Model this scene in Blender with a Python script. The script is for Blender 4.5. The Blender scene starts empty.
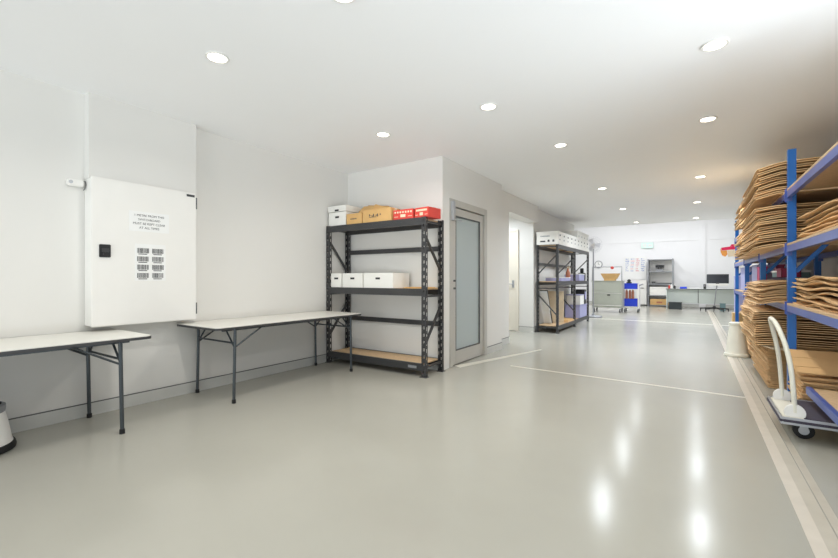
import bpy, bmesh, math, random
from mathutils import Vector, Matrix, Euler
C = bpy.context.scene
COL = C.collection
PI = math.pi
rnd = random.Random(7)

# ------------------------------------------------------------------ camera, world, lights, exposure
cam_d = bpy.data.cameras.new('camera'); cam = bpy.data.objects.new('camera', cam_d); COL.objects.link(cam)
cam.location = (0, 0, 1.15); cam.rotation_euler = (PI/2, 0, math.radians(33.7545))
cam_d.sensor_width = 36; cam_d.lens = 410/838*36; cam_d.shift_y = -0.0006
cam_d.clip_start = 0.05; cam_d.clip_end = 100
C.camera = cam
w = bpy.data.worlds.new('world'); C.world = w; w.use_nodes = True
bg = w.node_tree.nodes['Background']; bg.inputs[0].default_value = (0.86, 0.93, 1.0, 1); bg.inputs[1].default_value = 0.3
C.view_settings.view_transform = 'Standard'; C.view_settings.look = 'None'
C.view_settings.gamma = 1; C.view_settings.use_curve_mapping = False
C.view_settings.exposure = 0.28
DOWNLIGHT_W = 7.0; FAR_DOWNLIGHT_W = 21.0; FRONT_W = 500.0; SIDE_W = 590.0; HALL_W = 205.0
WARM = (1.0, 0.965, 0.905); COOL = (0.87, 0.945, 1.0); HALLC = (0.95, 0.97, 1.0)

def area(name, loc, rot, sx, sy, watts, color, shape='RECTANGLE', parent=None):
    d = bpy.data.lights.new(name, 'AREA'); d.shape = shape; d.size = sx
    if shape in ('RECTANGLE', 'ELLIPSE'): d.size_y = sy
    d.energy = watts; d.color = color
    o = bpy.data.objects.new(name, d); COL.objects.link(o); o.location = loc; o.rotation_euler = rot
    if parent: o.parent = parent
    return o
# unseen fill lamps added behind camera and past the right wall, brightening the ceiling
area('front_fill_light', (-1.4, -9.0, .3), (math.radians(125), 0, 0), 6.0, 5.0, FRONT_W, COOL)
area('side_fill_light', (4.5, .6, .05), (PI, 0, 0), 5.0, 5.0, SIDE_W, COOL)

# ------------------------------------------------------------------ materials
def lin(c):
    r = []
    for v in c[:3]:
        v /= 255.0
        r.append(v/12.92 if v <= .04045 else ((v+.055)/1.055)**2.4)
    return (*r, 1)
def mat(name, col, rough=.5, metal=0.0, var=.05, scale=6.0, bump=0.0, bscale=60.0, coat=0.0, rvar=0.0, objvar=0.0, emit=None, estr=0.0, stretch=None):
    m = bpy.data.materials.new(name); m.use_nodes = True
    nt = m.node_tree; b = nt.nodes['Principled BSDF']
    c = lin(col)
    tc = nt.nodes.new('ShaderNodeTexCoord'); mp = nt.nodes.new('ShaderNodeMapping')
    if stretch: mp.inputs['Scale'].default_value = stretch
    nt.links.new(tc.outputs['Object'], mp.inputs[0])
    n = nt.nodes.new('ShaderNodeTexNoise'); n.inputs['Scale'].default_value = scale; n.inputs['Detail'].default_value = 4
    nt.links.new(mp.outputs[0], n.inputs['Vector'])
    r = nt.nodes.new('ShaderNodeValToRGB'); nt.links.new(n.outputs['Fac'], r.inputs[0])
    r.color_ramp.elements[0].position = .3; r.color_ramp.elements[1].position = .7
    r.color_ramp.elements[0].color = (*[v*(1-var) for v in c[:3]], 1); r.color_ramp.elements[1].color = (*[min(1, v*(1+var)) for v in c[:3]], 1)
    out = r.outputs[0]
    if objvar:
        oi = nt.nodes.new('ShaderNodeObjectInfo'); hs = nt.nodes.new('ShaderNodeHueSaturation')
        mr = nt.nodes.new('ShaderNodeMapRange'); mr.inputs['To Min'].default_value = 1-objvar; mr.inputs['To Max'].default_value = 1+objvar
        nt.links.new(oi.outputs['Random'], mr.inputs['Value']); nt.links.new(mr.outputs[0], hs.inputs['Value'])
        nt.links.new(out, hs.inputs['Color']); out = hs.outputs[0]
    nt.links.new(out, b.inputs['Base Color'])
    b.inputs['Roughness'].default_value = rough; b.inputs['Metallic'].default_value = metal
    if 'floor' in name and name.startswith('epoxy'): b.inputs['Specular IOR Level'].default_value = .22
    if coat: b.inputs['Coat Weight'].default_value = coat; b.inputs['Coat Roughness'].default_value = .06
    if rvar:
        n2 = nt.nodes.new('ShaderNodeTexNoise'); n2.inputs['Scale'].default_value = 1.7; n2.inputs['Detail'].default_value = 6
        nt.links.new(tc.outputs['Object'], n2.inputs['Vector'])
        mr2 = nt.nodes.new('ShaderNodeMapRange'); mr2.inputs['To Min'].default_value = rough-rvar; mr2.inputs['To Max'].default_value = rough+rvar
        nt.links.new(n2.outputs['Fac'], mr2.inputs['Value']); nt.links.new(mr2.outputs[0], b.inputs['Roughness'])
    if bump:
        n3 = nt.nodes.new('ShaderNodeTexNoise'); n3.inputs['Scale'].default_value = bscale; n3.inputs['Detail'].default_value = 3
        nt.links.new(tc.outputs['Object'], n3.inputs['Vector'])
        bp = nt.nodes.new('ShaderNodeBump'); bp.inputs['Strength'].default_value = bump; bp.inputs['Distance'].default_value = .01
        nt.links.new(n3.outputs['Fac'], bp.inputs['Height']); nt.links.new(bp.outputs[0], b.inputs['Normal'])
    if emit:
        b.inputs['Emission Color'].default_value = lin(emit); b.inputs['Emission Strength'].default_value = estr
    return m
M = {}
M['wall'] = mat('painted_plaster', (228, 226, 221), .6, var=.012, scale=1.2, bump=.03, bscale=220)
M['hallwall'] = mat('white_hall_paint', (240, 240, 241), .6, var=.01, scale=1.0)
M['ceil'] = mat('ceiling_paint', (248, 248, 248), .7, var=.008, scale=.8)
M['floor'] = mat('epoxy_floor', (170, 168, 158), .185, var=.045, scale=.9, rvar=.05, bump=.02, bscale=5)
M['strip'] = mat('floor_strip_paint', (208, 200, 187), .3, var=.05, scale=9)
M['strip2'] = mat('floor_strip_worn', (188, 181, 167), .35, var=.06, scale=9)
M['joint'] = mat('floor_joint_filler', (214, 210, 196), .35, var=.05, scale=12)
M['base'] = mat('baseboard_grey', (205, 205, 200), .4, var=.02)
M['gap'] = mat('dark_grey_shadow_gap', (92, 93, 92), .5, var=.03)  # dark grey parts; also paints the shadow gap above the baseboards
M['cab'] = mat('powder_white_steel', (238, 236, 231), .38, var=.008)
M['black'] = mat('black_plastic', (30, 30, 31), .4, var=.1)
M['dark'] = mat('charcoal_powder_coat', (66, 66, 67), .42, var=.06, metal=.2)
M['darkleg'] = mat('grey_enamel_tube', (74, 80, 84), .35, var=.05, metal=.4)
M['paper'] = mat('white_paper', (240, 240, 238), .8, var=.01)
M['ink'] = mat('print_ink', (70, 70, 72), .8, var=.02)
M['chip'] = mat('chipboard', (206, 176, 138), .65, var=.10, scale=40)
M['tabletop'] = mat('table_laminate', (226, 224, 216), .35, var=.012, scale=30)
M['alu'] = mat('satin_aluminium', (196, 193, 186), .38, metal=.35, var=.03, scale=3)
M['steel'] = mat('zinc_steel', (186, 188, 192), .32, metal=.7, var=.04)
M['whitebox'] = mat('white_archive_board', (240, 238, 232), .7, var=.015, objvar=.02)
M['brown'] = mat('brown_carton_board', (214, 172, 112), .72, var=.05, scale=9, objvar=.06)
M['carton'] = mat('kraft_cardboard', (226, 188, 138), .78, var=.08, scale=5, objvar=.10, bump=.05, bscale=40)
M['sheet'] = mat('kraft_cardboard_smooth', (222, 182, 130), .75, var=.05, scale=4)
M['pale'] = mat('pale_cardboard', (226, 208, 180), .8, var=.05)
M['red'] = mat('red_carton', (212, 70, 60), .55, var=.06)
M['blue'] = mat('rack_blue_enamel', (16, 98, 178), .35, var=.05)
M['beam'] = mat('rack_beam_enamel', (74, 96, 168), .32, var=.06)
M['bluebin'] = mat('blue_plastic_bin', (28, 62, 208), .4, var=.05)
M['bench'] = mat('grey_green_steel', (178, 181, 168), .4, var=.03)
M['cream'] = mat('cream_enamel', (232, 229, 214), .35, var=.03)
M['rubber'] = mat('black_rubber', (28, 28, 29), .7, var=.1)
M['deck'] = mat('ribbed_deck_mat', (62, 56, 70), .7, var=.12, scale=50)
M['frost'] = mat('frosted_film', (204, 214, 214), .25, var=.015, scale=2)
M['doorcream'] = mat('cream_door_paint', (236, 229, 214), .45, var=.015)
M['lilac'] = mat('lilac_plastic', (172, 172, 212), .5, var=.06)
M['pink'] = mat('pink_plastic', (226, 62, 124), .45, var=.05)
M['maroon'] = mat('maroon_card', (132, 34, 72), .6, var=.06)
M['teal'] = mat('grey_teal_box', (118, 146, 150), .6, var=.05)
M['orange'] = mat('orange_paper', (230, 154, 72), .7, var=.05)
M['crimson'] = mat('crimson_paper', (220, 30, 84), .7, var=.04)
M['screen'] = mat('dark_screen', (38, 40, 44), .2, var=.05)
M['shelfgrey'] = mat('grey_shelving_steel', (150, 152, 156), .42, var=.04, metal=.3)
M['desk'] = mat('pale_desk_laminate', (212, 220, 214), .4, var=.015)
M['copper'] = mat('brown_wrap', (176, 110, 84), .5, var=.08)
M['bin'] = mat('dark_bin_plastic', (40, 48, 50), .45, var=.06)
M['mint'] = mat('mint_sign', (214, 242, 232), .5, var=.01, emit=(214, 244, 234), estr=.08)
M['markblue'] = mat('blue_marker', (96, 120, 190), .8, var=.03)
M['markred'] = mat('red_marker', (214, 104, 116), .8, var=.03)
M['fanwire'] = mat('white_fan_wire', (222, 222, 226), .4, var=.02)
M['diff'] = mat('lamp_diffuser', (255, 250, 240), .5, var=.0, emit=(255, 247, 232), estr=6)
M['halldiff'] = mat('hall_fill_diffuser', (255, 255, 255), .5, var=.0, emit=(250, 250, 255), estr=1.5)
def glass_mat():
    m = bpy.data.materials.new('frosted_glass'); m.use_nodes = True
    nt = m.node_tree; b = nt.nodes['Principled BSDF']
    b.inputs['Base Color'].default_value = lin((205, 216, 216)); b.inputs['Roughness'].default_value = .28
    b.inputs['Transmission Weight'].default_value = .35
    n = nt.nodes.new('ShaderNodeTexNoise'); n.inputs['Scale'].default_value = 300
    bp = nt.nodes.new('ShaderNodeBump'); bp.inputs['Strength'].default_value = .05; bp.inputs['Distance'].default_value = .002
    nt.links.new(n.outputs['Fac'], bp.inputs['Height']); nt.links.new(bp.outputs[0], b.inputs['Normal'])
    return m
M['glass'] = glass_mat()

# ------------------------------------------------------------------ mesh helpers
class MB:
    def __init__(s): s.v = []; s.f = []
    def add(s, vs, fs):
        n = len(s.v); s.v += [tuple(v) for v in vs]; s.f += [tuple(i+n for i in f) for f in fs]; return s
    def box(s, x0, x1, y0, y1, z0, z1):
        return s.add([(x, y, z) for z in (z0, z1) for y in (y0, y1) for x in (x0, x1)],
                     [(0, 2, 3, 1), (4, 5, 7, 6), (0, 1, 5, 4), (2, 6, 7, 3), (0, 4, 6, 2), (1, 3, 7, 5)])
    def bar(s, p, q, wx, wy, up=(0, 0, 1)):
        p = Vector(p); q = Vector(q); d = (q-p).normalized(); u = Vector(up)
        a = d.cross(u)
        if a.length < 1e-4: a = d.cross(Vector((1, 0, 0)))
        a.normalize(); b = a.cross(d).normalized()
        vs = [e + a*sx*wx/2 + b*sy*wy/2 for e in (p, q) for sx, sy in ((-1, -1), (1, -1), (1, 1), (-1, 1))]
        return s.add(vs, [(0, 1, 2, 3), (7, 6, 5, 4), (0, 4, 5, 1), (1, 5, 6, 2), (2, 6, 7, 3), (3, 7, 4, 0)])
    def tube(s, pts, r, n=10, closed=False):
        pts = [Vector(p) for p in pts]; rings = []
        ref = None; N = len(pts)
        for i, p in enumerate(pts):
            if closed: d = (pts[(i+1) % N]-pts[i-1]).normalized()
            else: d = (pts[min(i+1, N-1)]-pts[max(i-1, 0)]).normalized()
            if ref is None:
                ref = d.orthogonal().normalized()
            a = (ref - d*ref.dot(d)).normalized(); ref = a; b = d.cross(a)
            rr = r[i] if isinstance(r, (list, tuple)) else r
            rings.append([p + (a*math.cos(2*PI*k/n)+b*math.sin(2*PI*k/n))*rr for k in range(n)])
        vs = [v for R in rings for v in R]; fs = []
        for i in range(N if closed else N-1):
            j = (i+1) % N
            for k in range(n): fs.append((i*n+k, i*n+(k+1) % n, j*n+(k+1) % n, j*n+k))
        if not closed: fs += [tuple(range(n-1, -1, -1)), tuple((N-1)*n+k for k in range(n))]
        return s.add(vs, fs)
    def lathe(s, prof, c=(0, 0, 0), n=32):           # prof = [(r, z)], capped ends
        vs = []; fs = []
        for r, z in prof:
            for k in range(n): vs.append((c[0]+r*math.cos(2*PI*k/n), c[1]+r*math.sin(2*PI*k/n), c[2]+z))
        for i in range(len(prof)-1):
            for k in range(n): fs.append((i*n+k, i*n+(k+1) % n, (i+1)*n+(k+1) % n, (i+1)*n+k))
        fs += [tuple(range(n-1, -1, -1)), tuple((len(prof)-1)*n+k for k in range(n))]
        return s.add(vs, fs)
    def prism(s, poly, axis, a, b):                  # polygon in the two other axes, extruded along axis a..b
        def P(u, v, t):
            return {'x': (t, u, v), 'y': (u, t, v), 'z': (u, v, t)}[axis]
        n = len(poly)
        vs = [P(u, v, a) for u, v in poly] + [P(u, v, b) for u, v in poly]
        fs = [tuple(range(n)), tuple(range(2*n-1, n-1, -1))] + [(i, n+i, n+(i+1) % n, (i+1) % n) for i in range(n)]
        return s.add(vs, fs)
    def build(s, name, m, parent=None, bevel=0.0, smooth=False, world=True):
        me = bpy.data.meshes.new(name); off = Vector((0, 0, 0))
        if parent is not None and world:
            p = parent
            while p is not None: off += Vector(p.location); p = p.parent
        me.from_pydata([Vector(v)-off for v in s.v], [], s.f)
        bm = bmesh.new(); bm.from_mesh(me); bmesh.ops.recalc_face_normals(bm, faces=bm.faces)
        if bevel: bmesh.ops.bevel(bm, geom=[e for e in bm.edges if len(e.link_faces) == 2 and e.calc_face_angle(0) > .6], offset=bevel, segments=2, affect='EDGES', clamp_overlap=True)
        bm.to_mesh(me); bm.free()
        if smooth:
            for p in me.polygons: p.use_smooth = True
            try: me.set_sharp_from_angle(angle=.7)
            except Exception: pass
        me.materials.append(M[m] if isinstance(m, str) else m)
        o = bpy.data.objects.new(name, me); COL.objects.link(o)
        if parent is not None: o.parent = parent
        return o
def tag(o, label, cat, group=None, kind=None):
    o['label'] = label; o['category'] = cat
    if group: o['group'] = group
    if kind: o['kind'] = kind
    return o
def thing(name, label, cat, loc=(0, 0, 0), rz=0.0, group=None):
    o = bpy.data.objects.new(name, None); COL.objects.link(o); o.empty_display_size = .1
    o.location = loc; o.rotation_euler = (0, 0, rz)
    return tag(o, label, cat, group)
def struct(name, mb, m, parent=None, bevel=0.0):
    o = mb.build(name, m, parent, bevel); o['kind'] = 'structure'; return o
def dup(root, loc, rz=None, label=None):
    r = root.copy(); COL.objects.link(r); r.location = loc
    if rz is not None: r.rotation_euler = (0, 0, rz)
    if label: r['label'] = label
    for ch in list(root.children):
        c = ch.copy(); COL.objects.link(c); c.parent = r
        for g in list(ch.children):
            d = g.copy(); COL.objects.link(d); d.parent = c
    return r
def text(body, size, loc, rot, m, parent, align='CENTER', name='lettering'):
    cu = bpy.data.curves.new(name, 'FONT'); cu.body = body; cu.size = size; cu.align_x = align; cu.align_y = 'CENTER'; cu.extrude = .0003
    cu.materials.append(M[m]); o = bpy.data.objects.new(name, cu); COL.objects.link(o)
    off = Vector((0, 0, 0)); p = parent
    while p is not None: off += Vector(p.location); p = p.parent
    bpy.context.view_layer.update()
    me = bpy.data.meshes.new_from_object(o.evaluated_get(bpy.context.evaluated_depsgraph_get()))
    bpy.data.objects.remove(o); o = bpy.data.objects.new(name, me); COL.objects.link(o)
    o.location = Vector(loc)-off; o.rotation_euler = rot; o.parent = parent
    return o
FACE_PX = (PI/2, 0, PI/2); FACE_NY = (PI/2, 0, 0)

# ------------------------------------------------------------------ the setting
H = 2.68; WX = -4.21; DX = -2.60; PX = -2.74; QX = -2.84; RX = 1.45; EY = 13.1; BY = 20.0; HZ = 4.3; LE = 12.3
struct('floor', MB().box(-6.3, 1.75, -3.2, 20.3, -.15, 0), 'floor')
struct('ceiling', MB().box(-4.45, 1.65, -3.1, EY, H, H+.3), 'ceil')
struct('ceiling_hall', MB().box(-6.3, 1.75, EY-.05, 20.3, HZ, HZ+.15), 'ceil')
struct('wall_fascia', MB().box(-6.2, 1.6, EY-.2, EY, H+.3, HZ), 'hallwall')
struct('wall_left', MB().box(WX-.2, WX, -3.1, 4.6, 0, H), 'wall')
struct('wall_nook', MB().box(WX, DX-.13, 4.42, 4.57, 0, H).box(DX-.13, DX, 4.42, 4.595, 0, H), 'wall')
struct('wall_door', MB().box(DX-.13, DX, 5.73, 6.32, 0, H).box(DX-.13, DX, 4.595, 5.73, 2.185, H), 'wall')
struct('wall_passage', MB().box(QX-.15, PX, 6.32, 7.0, 0, H).box(QX-.15, PX, 7.0, 8.66, 2.35, H), 'wall')
struct('wall_rack', MB().box(QX-.15, QX, 8.66, LE, 0, H), 'wall')
struct('wall_recess', MB().box(-4.3, QX-.15, 8.66, 8.78, 0, H), 'wall')
struct('wall_recess_side', MB().box(-4.4, -4.3, 4.57, 8.78, 0, H), 'wall')
struct('wall_office', MB().box(-4.3, QX-.15, 6.32, 6.42, 0, H), 'wall')
struct('wall_hall_near', MB().box(-6.2, QX-.15, LE-.15, LE, 0, HZ).box(QX-.15, QX, LE-.15, LE, H, HZ), 'hallwall')
struct('wall_hall_left', MB().box(-6.3, -6.15, LE, BY, 0, HZ), 'hallwall')
struct('wall_back', MB().box(-6.3, 1.75, BY, BY+.2, 0, HZ), 'hallwall')
struct('wall_right', MB().box(RX, RX+.2, 3.0, BY, 0, HZ).box(RX, RX+.2, -3.1, -1.8, 0, HZ).box(RX, RX+.2, -1.8, 3.0, 2.2, HZ), 'wall')  # unseen opening by the camera added so the side lamp reaches the ceiling
struct('wall_front', MB().box(-4.4, -4.1, -3.1, -2.98, 0, H).box(1.25, 1.6, -3.1, -2.98, 0, H).box(-4.1, 1.25, -3.1, -2.98, 2.52, H), 'wall')
# boxed-in duct above the switchboard cabinet
struct('trim_1', MB().box(WX, -4.12, 1.29, 2.165, 1.975, H), 'wall')
# back wall: joint ledge and a slim pilaster
struct('trim_2', MB().box(-6.1, RX, BY-.02, BY, 2.70, 2.745), 'hallwall')
struct('trim_3', MB().box(.2, .42, BY-.05, BY, 0, HZ), 'hallwall')
# baseboards, topped by a dark strip that stands in for the shadow gap
def base(name, x0, x1, y0, y1, bx0, bx1, by0, by1):
    b = struct(name, MB().box(x0, x1, y0, y1, 0, .104), 'base')
    struct('shadow_gap_strip', MB().box(bx0, bx1, by0, by1, .104, .111), 'gap', b)
base('baseboard_left', WX, WX+.010, -2.98, 4.42, WX, WX+.011, -2.98, 4.42)
base('baseboard_nook', WX+.01, DX, 4.41, 4.42, WX+.01, DX, 4.409, 4.42)
base('baseboard_door', DX, DX+.01, 5.73, 6.32, DX, DX+.011, 5.73, 6.32)
base('baseboard_passage', PX, PX+.01, 6.32, 7.0, PX, PX+.011, 6.32, 7.0)
base('baseboard_recess', -3.165, QX, 8.65, 8.66, -3.165, QX, 8.649, 8.66)
base('baseboard_rack', QX, QX+.01, 8.66, LE, QX, QX+.011, 8.66, LE)
base('baseboard_back', -6.1, RX, BY-.012, BY-.0, -6.1, RX, BY-.013, BY)
# painted guide strip along the racks and the light floor joints
struct('floor_strip', MB().box(.42, .475, -2.9, 18, 0, .002), 'strip')
struct('floor_strip_edge', MB().box(.475, .53, -2.9, 18, 0, .0018).box(.537, .575, -2.9, 18, 0, .0015), 'strip2')
struct('floor_joint', MB().prism([(-2.0, 5.14), (.42, 5.02), (.42, 5.065), (-2.0, 5.18)], 'z', 0, .0012), 'joint')
struct('floor_joint_far', MB().prism([(-2.6, 12.6), (RX, 12.4), (RX, 12.5), (-2.6, 12.7)], 'z', 0, .0012), 'joint')
struct('floor_joint_door', MB().prism([(-2.62, 4.75), (-2.5, 4.7), (-2.02, 6.6), (-2.06, 6.62)], 'z', 0, .001), 'joint')

# ------------------------------------------------------------------ downlights
def downlight():
    t = thing('ceiling_light', '', 'ceiling light', (0, 0, H), 0, 'recessed ceiling downlights')
    MB().lathe([(.074, -.001), (.078, -.006), (.074, -.010), (.062, -.010), (.059, -.004)], n=32).build('trim_ring', 'cab', t, world=False, smooth=True)
    MB().lathe([(.059, -.003), (.059, -.006), (.0, -.007)], n=32).build('diffuser', 'diff', t, world=False)
    area('downlight_lamp', (0, 0, -.012), (0, 0, 0), .115, .115, DOWNLIGHT_W, WARM, 'DISK', t).data.spread = math.radians(152)
    return t
spots = [((-2.73, 1.58), 'round downlight above the switchboard cabinet, nearest the left wall'),
         ((-2.73, 3.4), 'round downlight in the ceiling in front of the charcoal rack with red boxes'),
         ((-1.56, 1.60), 'round downlight cut by the top edge of the photo'),
         ((-1.51, 3.37), 'round downlight right of the one in front of the rack with red boxes'),
         ((-1.26, 4.8), 'round downlight out from the frosted glass door'),
         ((-1.28, 7.5), 'round downlight out from the recess opening, third in the middle row'),
         ((-1.28, 9.95), 'round downlight beside the rack of white archive boxes'),
         ((-1.28, 12.5), 'last round downlight of the middle row, at the ceiling edge'),
         ((.118, 3.3), 'large bright round downlight nearest on the right side of the ceiling'),
         ((.118, 4.8), 'second round downlight of the row over the guide strip'),
         ((.09, 7.45), 'third round downlight of the row over the guide strip'),
         ((.07, 9.9), 'fourth round downlight of the row over the guide strip'),
         ((.06, 12.45), 'last round downlight over the guide strip, at the ceiling edge'),
         ((-1.4, -.4), 'round downlight behind the viewer over the middle of the room'),
         ((-2.9, -.4), 'round downlight behind the viewer near the left wall'),
         ((.1, .9), 'round downlight behind the viewer near the right wall'),
         ((-3.5, 7.8), 'unseen round downlight added to brighten the door recess')]  # this recess lamp is unseen, added to brighten the opening
dl = downlight(); far_lamp = None
for i, ((x, y), lab) in enumerate(spots):
    if i == 0: dl.location = (x, y, H); dl['label'] = lab
    else:
        c = dup(dl, (x, y, H), None, lab)
        if y > 6:
            for ch in c.children:
                if ch.type == 'LIGHT':
                    if far_lamp is None: far_lamp = ch.data.copy(); far_lamp.energy = FAR_DOWNLIGHT_W; far_lamp.color = (0.86, 0.93, 1.0)
                    ch.data = far_lamp
# unseen lamps added high beyond the low ceiling to brighten the hall
hl = thing('hall_fill_fixture', 'unseen long lamp added high up to brighten the far hall', 'ceiling light', (-3.0, 14.4, HZ), 0, 'added hall fill lamps')
MB().box(-.65, .65, -.16, .16, -.05, 0).build('lamp_housing', 'cab', hl, world=False)
MB().box(-.6, .6, -.13, .13, -.056, -.05).build('diffuser', 'halldiff', hl, world=False)
area('hall_fill_light', (0, 0, -.06), (0, 0, 0), 1.2, .26, HALL_W/4, HALLC, 'RECTANGLE', hl).data.spread = math.radians(175)
for p in ((-.3, 14.4), (-3.0, 17.4), (-.3, 17.4)): dup(hl, (p[0], p[1], HZ))

# ------------------------------------------------------------------ glass door (door_1) and recess door (door_2)
d1 = bpy.data.objects.new('door_1', None); COL.objects.link(d1); d1.location = (DX, 5.16, 0); d1['kind'] = 'structure'
fr = MB().box(DX-.13, DX+.012, 4.595, 4.68, 0, 2.185).box(DX-.13, DX+.012, 5.645, 5.73, 0, 2.185).box(DX-.13, DX+.012, 4.68, 5.645, 2.095, 2.185)
struct('door_frame', fr, 'alu', d1, .004)
lf = MB().box(DX-.06, DX-.015, 4.685, 4.79, .012, 2.085).box(DX-.06, DX-.015, 5.535, 5.64, .012, 2.085).box(DX-.06, DX-.015, 4.79, 5.535, 1.985, 2.085).box(DX-.06, DX-.015, 4.79, 5.535, .012, .19)
struct('door_leaf', lf, 'alu', d1, .003)
struct('glazing_bead', MB().box(DX-.05, DX-.013, 4.79, 4.802, .19, 1.985).box(DX-.05, DX-.013, 5.523, 5.535, .19, 1.985).box(DX-.05, DX-.013, 4.802, 5.523, .19, .202).box(DX-.05, DX-.013, 4.802, 5.523, 1.973, 1.985), 'gap', d1)
struct('glass_pane', MB().box(DX-.045, DX-.033, 4.802, 5.523, .202, 1.973), 'glass', d1)
struct('door_closer', MB().box(DX+.012, DX+.055, 4.605, 4.665, 1.90, 2.15), 'steel', d1, .008)
struct('closer_arm', MB().bar((DX+.02, 4.665, 1.915), (DX+.0, 4.93, 1.93), .012, .012), 'steel', d1)
lk = MB(); 
for z in (1.02, 1.12):
    lk.tube([(DX-.016, 4.735, z), (DX+.006, 4.735, z)], .014, 12)
struct('door_lock', lk, 'gap', d1)
# dim lobby behind the frosted glass
struct('wall_lobby', MB().box(-4.3, -4.25, 4.57, 6.32, 0, H), 'wall')
d2 = bpy.data.objects.new('door_2', None); COL.objects.link(d2); d2.location = (-3.6, 8.66, 0); d2['kind'] = 'structure'
struct('door_frame', MB().box(-4.07, -4.03, 8.62, 8.66, 0, 2.215).box(-3.205, -3.165, 8.62, 8.66, 0, 2.215).box(-4.03, -3.205, 8.62, 8.66, 2.175, 2.215), 'doorcream', d2)
struct('door_leaf', MB().box(-4.025, -3.21, 8.63, 8.66, .008, 2.17), 'doorcream', d2)
hd = MB().tube([(-3.28, 8.63, 1.03), (-3.28, 8.575, 1.03)], .012, 12).tube([(-3.28, 8.58, 1.03), (-3.40, 8.58, 1.03)], .010, 12)
pl = MB().box(-3.305, -3.255, 8.624, 8.63, .95, 1.11)
hp = struct('door_handle', hd, 'steel', d2); struct('handle_plate', pl, 'steel', d2)

# ------------------------------------------------------------------ switchboard cabinet
cb = thing('switchboard_cabinet', 'white steel switchboard cabinet with black latch and two notices, on left wall', 'electrical cabinet', (-4.2, 1.70, .758))
CX = -4.045
MB().box(WX, CX-.022, 1.29, 2.12, .758, 1.975).build('body', 'cab', cb, .004)
MB().box(CX-.022, CX, 1.285, 2.125, .752, 1.982).build('door', 'cab', cb, .004)
lt = MB().box(CX, CX+.012, 1.335, 1.415, 1.325, 1.432).build('latch', 'black', cb, .004)
MB().box(CX+.012, CX+.018, 1.35, 1.402, 1.368, 1.40).tube([(CX+.012, 1.362, 1.352), (CX+.017, 1.362, 1.352)], .006, 10).build('latch_lever', 'dark', lt, .002)
for z in (1.885, .86):
    MB().tube([(CX-.006, 2.131, z-.055), (CX-.006, 2.131, z+.055)], .007, 10).build('hinge', 'gap', cb)
tg = MB().box(CX, CX+.002, 2.035, 2.11, 1.94, 1.962).build('name_tag', 'ink', cb)
n1 = MB().box(CX, CX+.0015, 1.55, 1.875, 1.565, 1.74).build('notice', 'paper', cb)
for i, (ln, sz) in enumerate((('1 METRE FROM THIS', .027), ('SWITCHBOARD', .025), ('MUST BE KEPT CLEAR', .027), ('AT ALL TIMES', .027))):
    text(ln, sz, (CX+.0022, 1.71, 1.705-i*.036), FACE_PX, 'ink', n1)
n2 = MB().box(CX, CX+.0015, 1.595, 1.845, 1.13, 1.455).build('barcode_sheet', 'paper', cb)
r2 = random.Random(3)
for c in range(2):
    for r in range(4):
        bc = MB(); y0 = 1.612 + c*.12; z0 = 1.362 - r*.073; y = y0
        while y < y0+.092:
            wd = r2.choice((.002, .003, .005)); bc.box(CX+.0015, CX+.002, y, y+wd, z0+.012, z0+.056); y += wd+r2.choice((.0015, .002, .003))
        bc.box(CX+.0015, CX+.002, y0+.01, y0+.08, z0, z0+.007)
        bc.build('barcode', 'ink', n2)
# wall sensor with its short cable
sn = thing('wall_sensor', 'small white wall sensor with round eye, beside the switchboard cabinet', 'sensor', (-4.21, 1.22, 1.92))
MB().box(WX, WX+.05, 1.165, 1.275, 1.90, 1.955).build('housing', 'cab', sn, .008)
MB().tube([(WX+.05, 1.185, 1.93), (WX+.056, 1.185, 1.93)], .014, 16).build('lens', 'steel', sn)
MB().tube([(WX+.03, 1.27, 1.945), (WX+.04, 1.282, 1.95), (WX+.05, 1.283, 1.92), (WX+.045, 1.278, 1.885), (WX+.04, 1.27, 1.875)], .004, 8).build('cable', 'gap', sn)

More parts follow.
